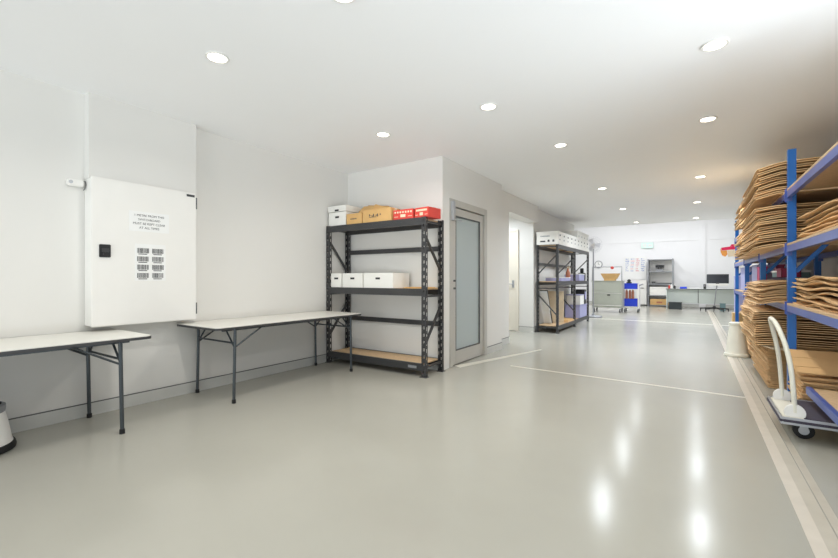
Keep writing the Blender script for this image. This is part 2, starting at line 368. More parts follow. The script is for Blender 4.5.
# ------------------------------------------------------------------ folding tables
def folding_table(label, yA, yB, legsY, x0=-4.198, x1=-3.475, z=.712):
    t = thing('folding_table', label, 'table', ((x0+x1)/2, (yA+yB)/2, 0), 0, 'folding tables along the left wall')
    r = .05; pts = []
    for cx, cy, a0 in ((x1-r, yA+r, -90), (x1-r, yB-r, 0), (x0+r, yB-r, 90), (x0+r, yA+r, 180)):
        for k in range(5):
            a = math.radians(a0+k*22.5); pts.append((cx+r*math.cos(a), cy+r*math.sin(a)))
    MB().prism(pts, 'z', z-.006, z).build('tabletop', 'tabletop', t)
    e = [(x+(.003 if x > (x0+x1)/2 else -.003), y+(.003 if y > (yA+yB)/2 else -.003)) for x, y in pts]
    MB().prism(e, 'z', z-.026, z-.006).build('edge_band', 'dark', t)
    MB().box(x0+.1, x0+.13, yA+.12, yB-.12, z-.05, z-.026).box(x1-.13, x1-.1, yA+.12, yB-.12, z-.05, z-.026).build('under_rail', 'darkleg', t)
    for i, y in enumerate(legsY):
        s = 1 if i == 0 else -1                     # inward direction along the table
        for x in (x0+.045, x1-.045):
            lg = MB().tube([(x, y, .03), (x, y+s*.012, z-.028)], .0135, 12).build('leg', 'darkleg', t, smooth=True)
            MB().lathe([(.018, 0), (.018, .03), (.015, .036)], (x, y, .0), 14).build('rubber_foot', 'rubber', lg)
            xi = x + (.16 if x < (x0+x1)/2 else -.16)
            MB().tube([(x, y+s*.006, z-.2), (xi, y+s*.01, z-.03)], .008, 8).build('corner_brace', 'darkleg', t)
            MB().tube([(x, y+s*.006, z-.2), (x, y+s*.30, z-.03)], .008, 8).build('folding_brace', 'darkleg', t)
        MB().tube([(x0+.045, y+s*.008, z-.16), (x1-.045, y+s*.008, z-.16)], .009, 10).build('cross_tube', 'darkleg', t)
        MB().tube([(x0+.03, y+s*.012, z-.035), (x1-.03, y+s*.012, z-.035)], .010, 10).build('hinge_tube', 'darkleg', t)
    return t
folding_table('white folding table below the switchboard cabinet, cut by the left edge', -.35, 1.495, (-.17, 1.305))
folding_table('whole white folding table between the switchboard cabinet and the charcoal rack', 2.005, 3.915, (2.195, 3.755))

# ------------------------------------------------------------------ bolted steel storage racks (local x = width, y = depth)
def upright_mesh(front, h, w=.06, d=.045, side=1):
    mb = MB(); th = .003
    # punched face in the x-z plane (front or rear) and plain web towards the frame
    y0 = 0 if front else -th
    mb.box(-w/2, -w/2+.018, y0, y0+th, 0, h).box(w/2-.018, w/2, y0, y0+th, 0, h)
    z = 0
    while z < h-.05:
        mb.box(-w/2+.018, w/2-.018, y0, y0+th, z, z+.05); z += .085
    mb.box(-w/2+.018, w/2-.018, y0, y0+th, h-.05, h)
    s = 1 if front else -1
    for sx in (-1, 1):
        xa = sx*w/2; xb = sx*(w/2-th); ya, yb = (th*s, d*s)
        x0, x1 = min(xa, xb), max(xa, xb); y0_, y1_ = min(ya, yb), max(ya, yb)
        ym = (y0_+y1_)/2
        mb.box(x0, x1, y0_, ym-.008, 0, h).box(x0, x1, ym+.008, y1_, 0, h)
        z = .03
        mb.box(x0, x1, ym-.008, ym+.008, 0, .03)
        while z < h:
            mb.box(x0, x1, ym-.008, ym+.008, z+.045, min(h, z+.085)); z += .085
    return mb
def storage_rack(label, loc, rz, frames, depth, h, levels, rear, group=None, brace=True):
    t = thing('storage_rack', label, 'rack', loc, rz, group)
    W = frames[-1]
    for x in frames:
        for fr_ in (True, False):
            y = 0 if fr_ else depth
            mb = upright_mesh(fr_, h); mb.v = [(a+x, b+y, c) for a, b, c in mb.v]
            u = mb.build('upright_post', 'dark', t, world=False)
            MB().box(x-.045, x+.045, y-.02 if fr_ else y-.05, y+.05 if fr_ else y+.02, 0, .006).build('foot_plate', 'dark', u, world=False)
        if brace:
            ya, yb = .035, depth-.035
            for z0, z1 in ((h-.22, h-.62), (h-.93, h-.93), (.38, .80), (.115, .115), (h-.05, h-.05)):
                MB().bar((x, ya, z0), (x, yb, z1), .022, .028, (1, 0, 0)).build('brace', 'dark', t, world=False)
    for a, b in zip(frames[:-1], frames[1:]):
        for z, th in levels:
            for y in (.0, depth):
                s = .012 if y == 0 else -.012
                m_ = MB().box(a+.03, b-.03, min(y, y+s*2.4)+(.002 if y == 0 else -.002), max(y, y+s*2.4)+(.002 if y == 0 else -.002), z-th, z)
                m_.box(a+.03, b-.03, min(y, y+s*3.6), max(y, y+s*3.6), z-th*.45, z-.018)
                m_.build('shelf_beam', 'dark', t, world=False)
            MB().box(a+.032, b-.032, .031, depth-.031, z-.016, z-.001).build('shelf_board', 'chip', t, world=False)
        for z in rear:
            MB().box(a+.03, b-.03, depth-.03, depth-.005, z-.03, z+.03).build('tie_beam', 'dark', t, world=False)
    return t
rackA = storage_rack('tall charcoal steel rack with red boxes on top, beside the frosted glass door', (-4.168, 3.985, 0), 0, [0, 1.568], .415, 1.87,
                     [(1.865, .085), (1.03, .085), (.155, .085)], [1.52, .585])
t1 = MB().box(1.35, 1.47, -.0035, -.0005, .095, .125).build('maker_plate', 'shelfgrey', rackA, world=False)
rackB = storage_rack('double-bay charcoal rack with a row of white archive boxes along its top', (-2.335, 8.74, 0), PI/2, [0, 1.48, 2.98], .46, 1.87,
                     [(1.865, .085), (1.09, .085), (.155, .085)], [1.46])

# ------------------------------------------------------------------ boxes
def archive_box(label, x0, x1, y0, y1, z0, z1, lid=.055, group=None, front='-y', holes=1):
    t = thing('archive_box', label, 'box', ((x0+x1)/2, (y0+y1)/2, z0), 0, group)
    MB().box(x0+.004, x1-.004, y0+.004, y1-.004, z0, z1-.005).build('body', 'whitebox', t)
    if lid: MB().box(x0, x1, y0, y1, z1-lid, z1).build('lid', 'whitebox', t, .003)
    zc = z0+(z1-lid-z0)*.62
    if front == '-y': m_ = MB().box((x0+x1)/2-.035, (x0+x1)/2+.035, y0+.001, y0+.0045, zc-.012, zc+.012)
    else: m_ = MB().box(x1-.0045, x1-.001, (y0+y1)/2-.03, (y0+y1)/2+.03, zc-.012, zc+.012)
    m_.build('hand_hole', 'black', t)
    return t
T = 1.866
archive_box('white archive box at the left end on top of the charcoal rack, under another', -4.185, -3.855, 4.01, 4.38, T, 2.055, .0)
archive_box('topmost white archive box, stacked at the left end of the charcoal rack', -4.19, -3.845, 4.0, 4.385, 2.057, 2.135, .05)
def carton_box(name, label, x0, x1, y0, y1, z0, z1, m, rz=0, print_=True, flaps=False, printm='ink', group=None):
    cx, cy = (x0+x1)/2, (y0+y1)/2; a, b, hh = (x1-x0)/2, (y1-y0)/2, z1-z0
    t = thing(name, label, 'box', (cx, cy, z0), rz, group)
    if flaps:
        MB().box(-a, a, -b, -b+.005, 0, hh).box(-a, a, b-.005, b, 0, hh).box(-a, -a+.005, -b, b, 0, hh).box(a-.005, a, -b, b, 0, hh).box(-a, a, -b, b, 0, .006).build('body', m, t, world=False)
        for p, q in (((-a, -b, hh), (-a-.10, -b, hh+.10)), ((a, -b, hh), (a+.13, -b, hh-.03))):
            MB().prism([(p[0], p[2]), (q[0], q[2]), (q[0]+.004, q[2]+.004), (p[0]+.004, p[2]+.004)], 'y', -b, b).build('flap', m, t, world=False)
    else:
        MB().box(-a, a, -b, b, 0, hh).build('body', m, t, .003, world=False)
        MB().box(-a-.0008, a+.0008, -.025, .025, hh*.75, hh+.0012).build('tape', 'pale' if m == 'brown' else m, t, world=False)
    return t
b1 = carton_box('carton', 'small dark tan carton right of the white archive boxes on the rack top', -3.835, -3.565, 4.0, 4.20, T, 2.005, 'brown')
b2 = carton_box('carton', 'tan carton with printed squiggle, left of the red boxes on the rack top', -3.55, -3.09, 4.0, 4.2, T, 2.03, 'brown')
pm = MB()
for i in range(9): pm.box(-.12+i*.022, -.105+i*.022, -.1015, -.1, .075+.01*math.sin(i*1.9), .092+.012*math.sin(i*2.3+1))
pm.box(-.12, .0, -.1015, -.1, .06, .066).build('printed_mark', 'ink', b2, world=False)
pm = MB()
for i in range(5): pm.box(-.06+i*.022, -.045+i*.022, -.1015, -.10, .06, .075)
pm.build('printed_mark', 'ink', b1, world=False)
# open carton lying behind the tan ones, its flaps tilted up
oc = thing('open_carton', 'open tan carton with raised flaps behind the tan cartons on rack top', 'box', (-3.595, 4.30, T))
MB().box(-3.815, -3.355, 4.215, 4.385, T, 2.06).build('body', 'brown', oc)
MB().prism([(-3.815, 2.06), (-3.775, 2.175), (-3.415, 2.13), (-3.355, 2.06)], 'y', 4.375, 4.381).build('flap', 'brown', oc)
MB().prism([(4.215, 2.058), (4.22, 2.062), (4.33, 2.15), (4.326, 2.153)], 'x', -3.815, -3.575).build('flap', 'brown', oc)
MB().prism([(-3.575, 2.06), (-3.515, 2.14), (-3.16, 2.03), (-3.355, 2.06)], 'y', 4.216, 4.221).build('flap', 'brown', oc)
def red_box(label, x0, x1, rz):
    b = carton_box('red_carton', label, x0, x1, 4.01, 4.25, T, 1.985, 'red', rz)
    a = (x1-x0)/2; rr = random.Random(int(x0*100)); m_ = MB()
    for k in range(7):
        xx = -a+.02+k*(2*a-.06)/6.0; m_.box(xx, xx+.022, -.1225, -.1212, .075, .098)
    m_.box(-a*.25, a*.25, -.1225, -.1212, .025, .06)
    m_.box(-a*.9, -a*.5, -.1225, -.1212, .03, .036).box(a*.5, a*.9, -.1225, -.1212, .03, .036)
    m_.build('printed_mark', 'pale', b, world=False)
red_box('red printed carton right of the tan cartons on the rack top', -3.06, -2.765, 0)
red_box('red printed carton at the right end of the rack top by the glass door', -2.735, -2.53, -.12)
G = 'archive boxes on the middle shelf'
S = 1.031
archive_box('leftmost white archive box on the middle shelf of the charcoal rack', -4.13, -3.925, 4.0, 4.36, S, 1.225, 0, G)
archive_box('middle white archive box on the middle shelf of the charcoal rack', -3.915, -3.55, 4.0, 4.36, S, 1.225, 0, G)
archive_box('wide white archive box, rightmost on the middle shelf of the charcoal rack', -3.54, -3.06, 4.0, 4.36, S, 1.225, 0, G)
fc = thing('cardboard_sheet', 'small tan cardboard sheet lying at the right of the middle shelf', 'cardboard', (-2.75, 4.15, S))
MB().box(-2.95, -2.6, 4.06, 4.3, S, S+.008).box(-2.93, -2.62, 4.08, 4.28, S+.008, S+.014).build('sheet', 'brown', fc)

# row of archive boxes on rackB, near end box shows its printed face
y = 8.70; k = 0
GB = 'archive boxes on top of the double-bay rack'
def row_box(y0, y1, z0, z1, label, first=False):
    t = thing('archive_box', label, 'box', (-2.55, (y0+y1)/2, z0), 0, GB)
    MB().box(-2.785, -2.335, y0, y1, z0, z1-.004).build('body', 'whitebox', t)
    MB().box(-2.789, -2.331, y0-.003, y1+.003, z1-.05, z1).build('lid', 'whitebox', t)
    zc = z0+(z1-z0)*.55
    MB().box(-2.3355, -2.333, (y0+y1)/2-.04, (y0+y1)/2+.04, zc+.03, zc+.06).build('hand_hole', 'ink', t)
    MB().box(-2.3355, -2.333, (y0+y1)/2-.05, (y0+y1)/2+.02, zc-.06, zc-.03).build('printed_mark', 'shelfgrey', t)
    if first:
        m_ = MB()
        for i in range(7): m_.box(-2.70+i*.028, -2.68+i*.028, y0-.002, y0, z1-.11, z1-.085)
        m_.build('printed_mark', 'shelfgrey', t)
        MB().box(-2.71, -2.60, y0-.002, y0, z0+.055, z0+.085).box(-2.55, -2.51, y0-.002, y0, z0+.055, z0+.1).box(-2.45, -2.41, y0-.002, y0, z0+.055, z0+.1).build('printed_panel', 'ink', t)
ords = ['second', 'third', 'fourth', 'fifth', 'sixth', 'seventh', 'eighth', 'ninth', 'tenth']
z0 = 1.867
for k in range(9):
    y0 = 8.70+k*.335
    row_box(y0, y0+.322, z0, z0+.275, 'white archive box with black print on its end, nearest on the double-bay rack' if k == 0 else
            'white archive box, %s from the near end on the double-bay rack top' % ords[k-1], k == 0)
for k in range(4):
    y0 = 10.45+k*.31
    row_box(y0, y0+.30, z0+.277, z0+.277+.17, 'low white box stacked on the archive boxes, %s from the glass door' % ['first', 'second', 'third', 'last'][k])

# things in the double-bay rack
def flat(name, label, cat, mb, m, loc, group=None):
    t = mb.build(name, m); tag(t, label, cat, group); return t
def panel(label, yb, yt, z0, z1, th, m, fm):
    t = thing('framed_board', label, 'board', (-2.55, yb, z0))
    MB().prism([(yb, z0), (yb+th, z0), (yt+th, z1), (yt, z1)], 'x', -2.77, -2.60).build('frame', fm, t)
    n_ = .004
    MB().prism([(yb+th, z0+.03), (yb+th+n_, z0+.03), (yt+th+n_, z1-.03), (yt+th, z1-.03)], 'x', -2.745, -2.605).build('face', m, t)
    MB().prism([(yb-n_, z0+.03), (yb, z0+.03), (yt, z1-.03), (yt-n_, z1-.03)], 'x', -2.745, -2.605).build('face', m, t)
    return t
panel('black edged white board leaning in the near bay of the double-bay rack', 9.25, 8.86, .156, .90, .022, 'paper', 'black')
panel('white edged board leaning behind the black edged one in the double-bay rack', 9.16, 8.80, .156, .88, .022, 'cab', 'paper')
pk = MB().box(-2.77, -2.42, 9.48, 9.50, .156, .86); flat('backing_board', 'pale pink upright board in the near bay of the double-bay rack', 'board', pk, 'pale', None)
fb = thing('carton_sheet', 'flat brown carton lying on the bottom shelf of the double-bay rack', 'cardboard', (-2.55, 10.0, .156))
MB().box(-2.71, -2.345, 9.55, 10.16, .156, .185).build('sheet', 'carton', fb); MB().box(-2.70, -2.36, 9.6, 10.1, .185, .20).build('flap', 'brown', fb)
tb = thing('storage_tub', 'lilac plastic tub on the middle shelf of the double-bay rack', 'tub', (-2.5, 9.6, 1.091))
MB().box(-2.70, -2.36, 9.05, 9.85, 1.091, 1.16).build('body', 'lilac', tb, .01); MB().box(-2.71, -2.35, 9.04, 9.86, 1.16, 1.175).build('lid', 'paper', tb, .004)
bt = thing('spray_bottle', 'small tan bottle beside the lilac tub on the double-bay rack', 'bottle', (-2.45, 9.98, 1.091))
MB().lathe([(.045, 0), (.05, .02), (.05, .2), (.02, .26), (.018, .3)], (-2.45, 9.98, 1.091), 16).build('body', 'copper', bt, smooth=True)
MB().box(-2.47, -2.41, 9.96, 10.0, 1.39, 1.43).build('cap', 'pale', bt)
def crate(name, label, cat, x0, x1, y0, y1, z0, z1, m, lid=None, group=None):
    t = thing(name, label, cat, ((x0+x1)/2, (y0+y1)/2, z0), 0, group)
    w_ = .006
    MB().box(x0, x1, y0, y1, z0, z0+w_).box(x0, x0+w_, y0, y1, z0, z1).box(x1-w_, x1, y0, y1, z0, z1).box(x0, x1, y0, y0+w_, z0, z1).box(x0, x1, y1-w_, y1, z0, z1).build('body', m, t)
    if lid: MB().box(x0-.008, x1+.008, y0-.008, y1+.008, z1, z1+.02).build('lid', lid, t, .004)
    else: MB().box(x0-.01, x1+.01, y0-.01, y0, z1-.02, z1).box(x0-.01, x1+.01, y1, y1+.01, z1-.02, z1).box(x0-.01, x0, y0, y1, z1-.02, z1).box(x1, x1+.01, y0, y1, z1-.02, z1).build('rim', m, t)
    return t
crate('storage_crate', 'lilac crate on the bottom shelf at the far end of the double-bay rack', 'crate', -2.71, -2.36, 10.75, 11.6, .156, .48, 'lilac')
crate('storage_crate', 'lilac lidded crate on the middle shelf at the far end of the double-bay rack', 'crate', -2.71, -2.36, 10.7, 11.3, 1.091, 1.25, 'lilac', 'cab')
crate('storage_crate', 'white lidded crate standing on the lower lilac crate in the double-bay rack', 'crate', -2.70, -2.37, 10.85, 11.3, .481, .72, 'whitebox', 'lilac')
cm = thing('black_device', 'black upright device on the middle shelf of the double-bay rack', 'device', (-2.45, 11.45, 1.091))
MB().box(-2.53, -2.37, 11.37, 11.52, 1.091, 1.30).build('body', 'black', cm, .01); MB().box(-2.49, -2.41, 11.41, 11.48, 1.30, 1.42).build('head', 'black', cm, .008)
cm = thing('black_machine', 'dark machine behind the lidded crate in the double-bay rack', 'machine', (-2.5, 11.45, .481))
MB().box(-2.62, -2.37, 11.36, 11.6, .481, .86).build('body', 'black', cm, .01); MB().box(-2.37, -2.362, 11.4, 11.55, .6, .8).build('panel', 'lilac', cm)

# ------------------------------------------------------------------ pedestal fan beyond the rack
fn = thing('pedestal_fan', 'white pedestal fan on a round grey base past the double-bay rack', 'fan', (-2.46, 13.0, 0))
FZ = 2.15; FX, FY = -2.46, 13.0
MB().lathe([(.23, 0), (.24, .02), (.22, .045), (.05, .07), (.03, .12)], (FX, FY, 0), 32).build('base', 'shelfgrey', fn, smooth=True)
MB().tube([(FX, FY, .1), (FX, FY, FZ-.12)], .018, 12).build('pole', 'shelfgrey', fn)
nrm = Vector((.25, -1, 0)).normalized(); tx = Vector((0, 0, 1)).cross(nrm).normalized(); ctr = Vector((FX, FY, FZ))
MB().tube([ctr - nrm*.16 + Vector((0, 0, -.02)), ctr - nrm*.02], [.07, .06], 16).tube([(FX, FY, FZ-.14), ctr-nrm*.1], .02, 8).build('motor', 'cab', fn)
cg = MB(); R_ = .24
for rr, off in ((R_, .0), (.18, .05), (.11, .065), (.05, .07), (.19, -.045)):
    cg.tube([ctr + nrm*off + (tx*math.cos(2*PI*k/28) + Vector((0, 0, 1))*math.sin(2*PI*k/28))*rr for k in range(28)], .004, 6, closed=True)
for k in range(24):
    a = 2*PI*k/24; d_ = tx*math.cos(a)+Vector((0, 0, 1))*math.sin(a)
    cg.tube([ctr+nrm*.07+d_*.05, ctr+nrm*.05+d_*.18, ctr+d_*R_, ctr-nrm*.045+d_*.19, ctr-nrm*.06+d_*.06], .0025, 5)
cg.build('cage', 'fanwire', fn)
for k in range(3):
    a0 = 2*PI*k/3; vs = []
    for j, (ra, aa, tw) in enumerate(((.04, -.35, -.012), (.20, -.5, -.02), (.21, .3, .02), (.04, .35, .012))):
        d_ = tx*math.cos(a0+aa)+Vector((0, 0, 1))*math.sin(a0+aa); vs.append(ctr+d_*ra+nrm*tw)
    MB().add(vs+[v-nrm*.004 for v in vs], [(0, 1, 2, 3), (7, 6, 5, 4), (0, 4, 5, 1), (1, 5, 6, 2), (2, 6, 7, 3), (3, 7, 4, 0)]).build('blade', 'fanwire', fn)

# ------------------------------------------------------------------ far hall furniture
def castor(x, y, r, parent, m='black'):
    c = MB().tube([(x-.014, y, r), (x+.014, y, r)], r, 16).build('castor', m, parent, smooth=True)
    MB().box(x-.022, x+.022, y-.03, y+.03, r*2-.005, r*2+.02).box(x-.022, x-.017, y-.02, y+.02, r*.8, r*2).box(x+.017, x+.022, y-.02, y+.02, r*.8, r*2).build('fork', 'steel', c)
pb = thing('packing_bench', 'grey green cabinet bench on castors with a pipe frame above its top', 'bench', (-2.417, 15.3, 0))
MB().box(-2.88, -1.955, 15.0, 15.6, .17, 1.05).build('body', 'bench', pb, .01)
MB().box(-2.90, -1.935, 14.98, 15.62, 1.05, 1.075).build('worktop', 'bench', pb, .004)
for z0_, z1_ in ((.665, 1.035), (.27, .645)):
    dd = MB().box(-2.865, -1.97, 14.985, 15.0, z0_, z1_).build('door_panel', 'bench', pb, .005)
MB().box(-2.87, -1.965, 14.98, 15.0, .65, .662).box(-2.87, -1.965, 14.978, 15.0, .235, .255).build('edge_rail', 'cab', pb)
MB().box(-2.40, -2.31, 14.97, 14.985, .575, .615).build('handle', 'black', pb, .005)
for x in (-2.82, -2.02):
    for y in (15.06, 15.54): castor(x, y, .065, pb)
MB().tube([(-2.875, 15.02, 1.07), (-2.875, 15.02, 1.54), (-1.96, 15.02, 1.54), (-1.96, 15.02, 1.07)], .016, 10).build('pipe_frame', 'shelfgrey', pb)
cx = thing('open_tray_carton', 'shallow tan carton on the packing bench', 'box', (-2.35, 15.2, 1.076))
MB().prism([(-2.53, 1.135), (-2.15, 1.135), (-2.05, 1.32), (-2.63, 1.32)], 'y', 15.1, 15.4).build('body', 'brown', cx)
MB().box(-2.52, -2.18, 15.1, 15.4, 1.076, 1.135).build('base', 'brown', cx)
rt = MB().tube([(-2.25, 15.0, 1.51), (-2.25, 15.04, 1.51)], .05, 14); flat('red_tag', 'small red tag hanging on the pipe frame of the packing bench', 'tag', rt, 'red', None)
wc = thing('wall_clock', 'round white wall clock with grey rim above the packing bench', 'clock', (-3.56, 20, 1.79))
MB().tube([(-3.56, 19.95, 1.79), (-3.56, 20, 1.79)], .165, 32).build('rim', 'shelfgrey', wc, smooth=True)
MB().tube([(-3.56, 19.945, 1.79), (-3.56, 19.951, 1.79)], .135, 32).build('face', 'paper', wc)
MB().bar((-3.56, 19.943, 1.79), (-3.56, 19.943, 1.88), .012, .003, (0, 1, 0)).bar((-3.56, 19.943, 1.79), (-3.50, 19.943, 1.77), .012, .003, (0, 1, 0)).build('hands', 'ink', wc)

ct = thing('utility_cart', 'white two-shelf utility cart on castors carrying blue bins', 'cart', (-1.77, 15.8, 0))
for x in (-2.0, -1.53):
    for y in (15.6, 16.0): MB().box(x-.018, x+.018, y-.018, y+.018, .13, .98).build('post', 'cab', ct); 
for z in (.20, .79): MB().box(-2.0, -1.53, 15.6, 16.0, z-.02, z).build('shelf', 'cab', ct)
for x in (-1.95, -1.55):
    for y in (15.62, 15.98): castor(x, y, .055, ct, 'bin')
MB().tube([(-1.53, 15.62, .9), (-1.42, 15.62, .96), (-1.42, 15.98, .96), (-1.53, 15.98, .9)], .013, 8).build('push_handle', 'shelfgrey', ct)
crate('parts_bin', 'upper blue plastic bin on the white utility cart', 'bin', -1.975, -1.56, 15.61, 15.97, .791, .985, 'bluebin')
crate('parts_bin', 'lower blue plastic bin on the white utility cart', 'bin', -1.975, -1.56, 15.61, 15.97, .201, .46, 'bluebin')
for i, x in enumerate((-1.90, -1.80, -1.71)):
    b = thing('bottle', ['left', 'middle', 'right'][i] + ' brown bottle standing in the lower blue cart bin', 'bottle', (x, 15.72, .208), 0, 'brown bottles in the lower blue bin')
    MB().lathe([(.038, 0), (.042, .03), (.042, .47), (.03, .53), (.018, .55)], (x, 15.72, .208), 16).build('body', 'copper', b, smooth=True)
    MB().lathe([(.02, 0), (.02, .03)], (x, 15.72, .758), 12).build('cap', 'black' if i == 0 else 'pale', b)
tg_ = thing('tape_gun', 'dark tape dispenser on the upper blue bin of the utility cart', 'dispenser', (-1.83, 15.75, .985))
MB().box(-1.91, -1.75, 15.72, 15.8, .985, 1.03).build('body', 'bin', tg_, .008); MB().tube([(-1.83, 15.73, 1.07), (-1.83, 15.79, 1.07)], .055, 16).build('roll', 'bin', tg_)

wb = thing('planning_board', 'white planning board with rows of blue and red writing on back wall', 'board', (-2.1, 20, 1.1))
MB().box(-2.53, -1.65, 19.972, 19.996, 1.1, 2.09).build('board', 'paper', wb, .003)
rb = random.Random(5); bl = MB(); rd = MB()
for r in range(7):
    for c in range(4):
        z = 1.98 - r*.085; x = -2.46+c*.2
        m_ = rd if (c == 2 or (c == 1 and r % 2)) else bl
        xx = x
        while xx < x+rb.uniform(.08, .16):
            wd = rb.uniform(.012, .03); m_.box(xx, xx+wd, 19.970, 19.972, z+rb.uniform(-.01, .01), z+rb.uniform(.02, .035)); xx += wd+.01
bl.build('blue_writing', 'markblue', wb); rd.build('red_writing', 'markred', wb)
wcab = thing('white_cupboard', 'white upright cupboard beside the grey steel shelving, under the planning board', 'cupboard', (-1.78, 19.8, 0))
MB().box(-2.0, -1.61, 19.6, 19.95, .05, 1.08).build('body', 'cab', wcab, .006); MB().box(-1.99, -1.62, 19.585, 19.6, .07, .73).build('door', 'cab', wcab, .004)
MB().box(-1.99, -1.62, 19.585, 19.6, .75, 1.06).build('drawer', 'cab', wcab, .004)
MB().box(-1.85, -1.72, 19.57, 19.585, .735, .76).build('handle', 'black', wcab); MB().box(-1.98, -1.63, 19.62, 19.93, 0, .05).build('plinth', 'gap', wcab)
gs = thing('steel_shelving', 'grey steel shelving unit against the back wall left of the desk', 'shelving', (-1.12, 19.7, 0))
for x in (-1.555, -.68):
    for y in (19.5, 19.93): MB().box(x-.02, x+.02, y-.02, y+.02, 0, 1.96).build('post', 'shelfgrey', gs)
for z in (.06, .46, .93, 1.44, 1.94): MB().box(-1.55, -.685, 19.49, 19.94, z-.03, z).build('shelf', 'shelfgrey', gs)
MB().box(-1.55, -.685, 19.94, 19.945, .06, 1.94).build('back_panel', 'cab', gs)
MB().box(-1.575, -1.57, 19.5, 19.93, .1, 1.94).build('side_panel', 'shelfgrey', gs)
ob = thing('label_printer', 'black gadget on the upper shelf of the grey steel shelving', 'device', (-1.15, 19.7, 1.44))
MB().box(-1.26, -1.02, 19.58, 19.8, 1.44, 1.53).build('body', 'shelfgrey', ob, .01); MB().box(-1.29, -.99, 19.55, 19.8, 1.60, 1.70).build('top', 'black', ob, .01)
MB().box(-1.2, -1.16, 19.62, 19.7, 1.53, 1.60).box(-1.12, -1.08, 19.62, 19.7, 1.53, 1.60).build('support', 'black', ob)
ob = thing('document_tray', 'long dark tray on the middle shelf of the grey steel shelving', 'tray', (-1.07, 19.65, .93))
MB().box(-1.43, -.72, 19.52, 19.8, .93, .975).build('tray', 'gap', ob); MB().box(-1.43, -1.3, 19.52, 19.8, .975, 1.02).build('stack', 'black', ob)
ob = thing('white_box', 'white box on the lower shelf of the grey steel shelving', 'box', (-1.17, 19.7, .46))
MB().box(-1.5, -.85, 19.5, 19.85, .46, .78).build('body', 'whitebox', ob, .005); MB().box(-1.505, -.845, 19.495, 19.855, .74, .80).build('lid', 'whitebox', ob, .004)
ob = thing('tan_box', 'tan carton at the bottom of the grey steel shelving', 'box', (-1.13, 19.7, .06))
MB().box(-1.48, -.80, 19.51, 19.85, .06, .30).build('body', 'brown', ob, .004); MB().box(-1.25, -1.05, 19.505, 19.51, .14, .2).build('label_patch', 'copper', ob)

dk = thing('office_desk', 'long pale grey office desk with modesty panel against back wall', 'desk', (.25, 18.7, 0))
MB().box(-.87, 1.40, 18.28, 19.0, .74, .77).build('desktop', 'desk', dk, .004)
MB().box(-.87, 1.40, 18.277, 18.28, .74, .77).build('edge_strip', 'gap', dk)
MB().box(-.85, -.82, 18.3, 18.98, 0, .74).build('side_panel', 'desk', dk); MB().box(1.35, 1.38, 18.3, 18.98, 0, .74).build('side_panel', 'desk', dk)
MB().box(-.82, 1.35, 18.42, 18.44, .22, .74).build('modesty_panel', 'desk', dk); MB().box(.15, .17, 18.41, 18.42, .22, .74).build('panel_seam', 'gap', dk)
crate('waste_bin', 'wide black bin on the floor under the left end of the desk', 'bin', -.76, -.35, 18.02, 18.27, 0, .26, 'bin')
crate('waste_bin', 'small dark grey bin beside the monitor stand base', 'bin', .80, .96, 18.1, 18.26, 0, .26, 'teal')
ob = thing('desk_tray', 'blue tray on the desk', 'tray', (-.3, 18.5, .77)); MB().box(-.41, -.19, 18.4, 18.62, .77, .79).box(-.41, -.19, 18.4, 18.41, .79, .84).build('tray', 'bluebin', ob); MB().box(-.39, -.21, 18.42, 18.6, .79, .80).build('papers', 'paper', ob)
ob = thing('paper_stack', 'loose stack of white papers right of the blue desk tray', 'papers', (.08, 18.5, .77)); MB().box(-.1, .26, 18.38, 18.62, .77, .785).build('stack', 'paper', ob); MB().box(-.06, .2, 18.40, 18.60, .785, .80).build('top_sheets', 'paper', ob)
ob = thing('desk_speaker', 'small black speaker on the desk left of the monitor', 'speaker', (.36, 18.45, .77)); MB().box(.32, .40, 18.4, 18.5, .77, .94).build('body', 'black', ob, .006); MB().tube([(.36, 18.398, .88), (.36, 18.402, .88)], .025, 14).build('cone', 'shelfgrey', ob)
for nm, lb, x, m_, hh in (('red_bottle', 'small red bottle at the left end of the desk', -.76, 'red', .13), ('white_bottle', 'small white bottle beside the red one on the desk', -.68, 'paper', .15), ('black_jar', 'small black jar right of the two bottles on the desk', -.58, 'black', .12)):
    ob = thing(nm, lb, 'bottle', (x, 18.45, .77)); MB().lathe([(.032, 0), (.035, .02), (.035, hh*.7), (.016, hh*.85), (.015, hh)], (x, 18.45, .77), 14).build('body', m_, ob, smooth=True)
    MB().lathe([(.018, 0), (.018, .02)], (x, 18.45, .77+hh), 12).build('cap', 'cab', ob)
ms = thing('monitor_stand', 'black computer monitor on a mobile stand with five-star base by the desk', 'monitor', (.62, 17.7, 0))
for k in range(5):
    a = 2*PI*k/5+.3; ex, ey = .62+.42*math.cos(a), 17.7+.38*math.sin(a)
    lg = MB().bar((.62, 17.7, .13), (ex, ey, .09), .05, .035).build('leg', 'black', ms, .006)
    MB().tube([(ex-.012, ey, .035), (ex+.012, ey, .035)], .035, 14).box(ex-.016, ex+.016, ey-.012, ey+.012, .06, .09).build('castor', 'rubber', lg)
MB().lathe([(.05, 0), (.05, .07), (.03, .1)], (.62, 17.7, .09), 16).build('hub', 'black', ms)
MB().tube([(.62, 17.7, .17), (.70, 17.72, .98)], .018, 10).build('pole', 'shelfgrey', ms)
MB().box(.40, 1.03, 17.68, 17.71, .98, 1.30).build('screen', 'screen', ms, .006)
MB().box(.44, 1.0, 17.64, 17.74, .90, .965).build('white_shelf', 'cab', ms, .004)
MB().box(.66, .76, 17.66, 17.70, .94, 1.02).build('bracket', 'black', ms)

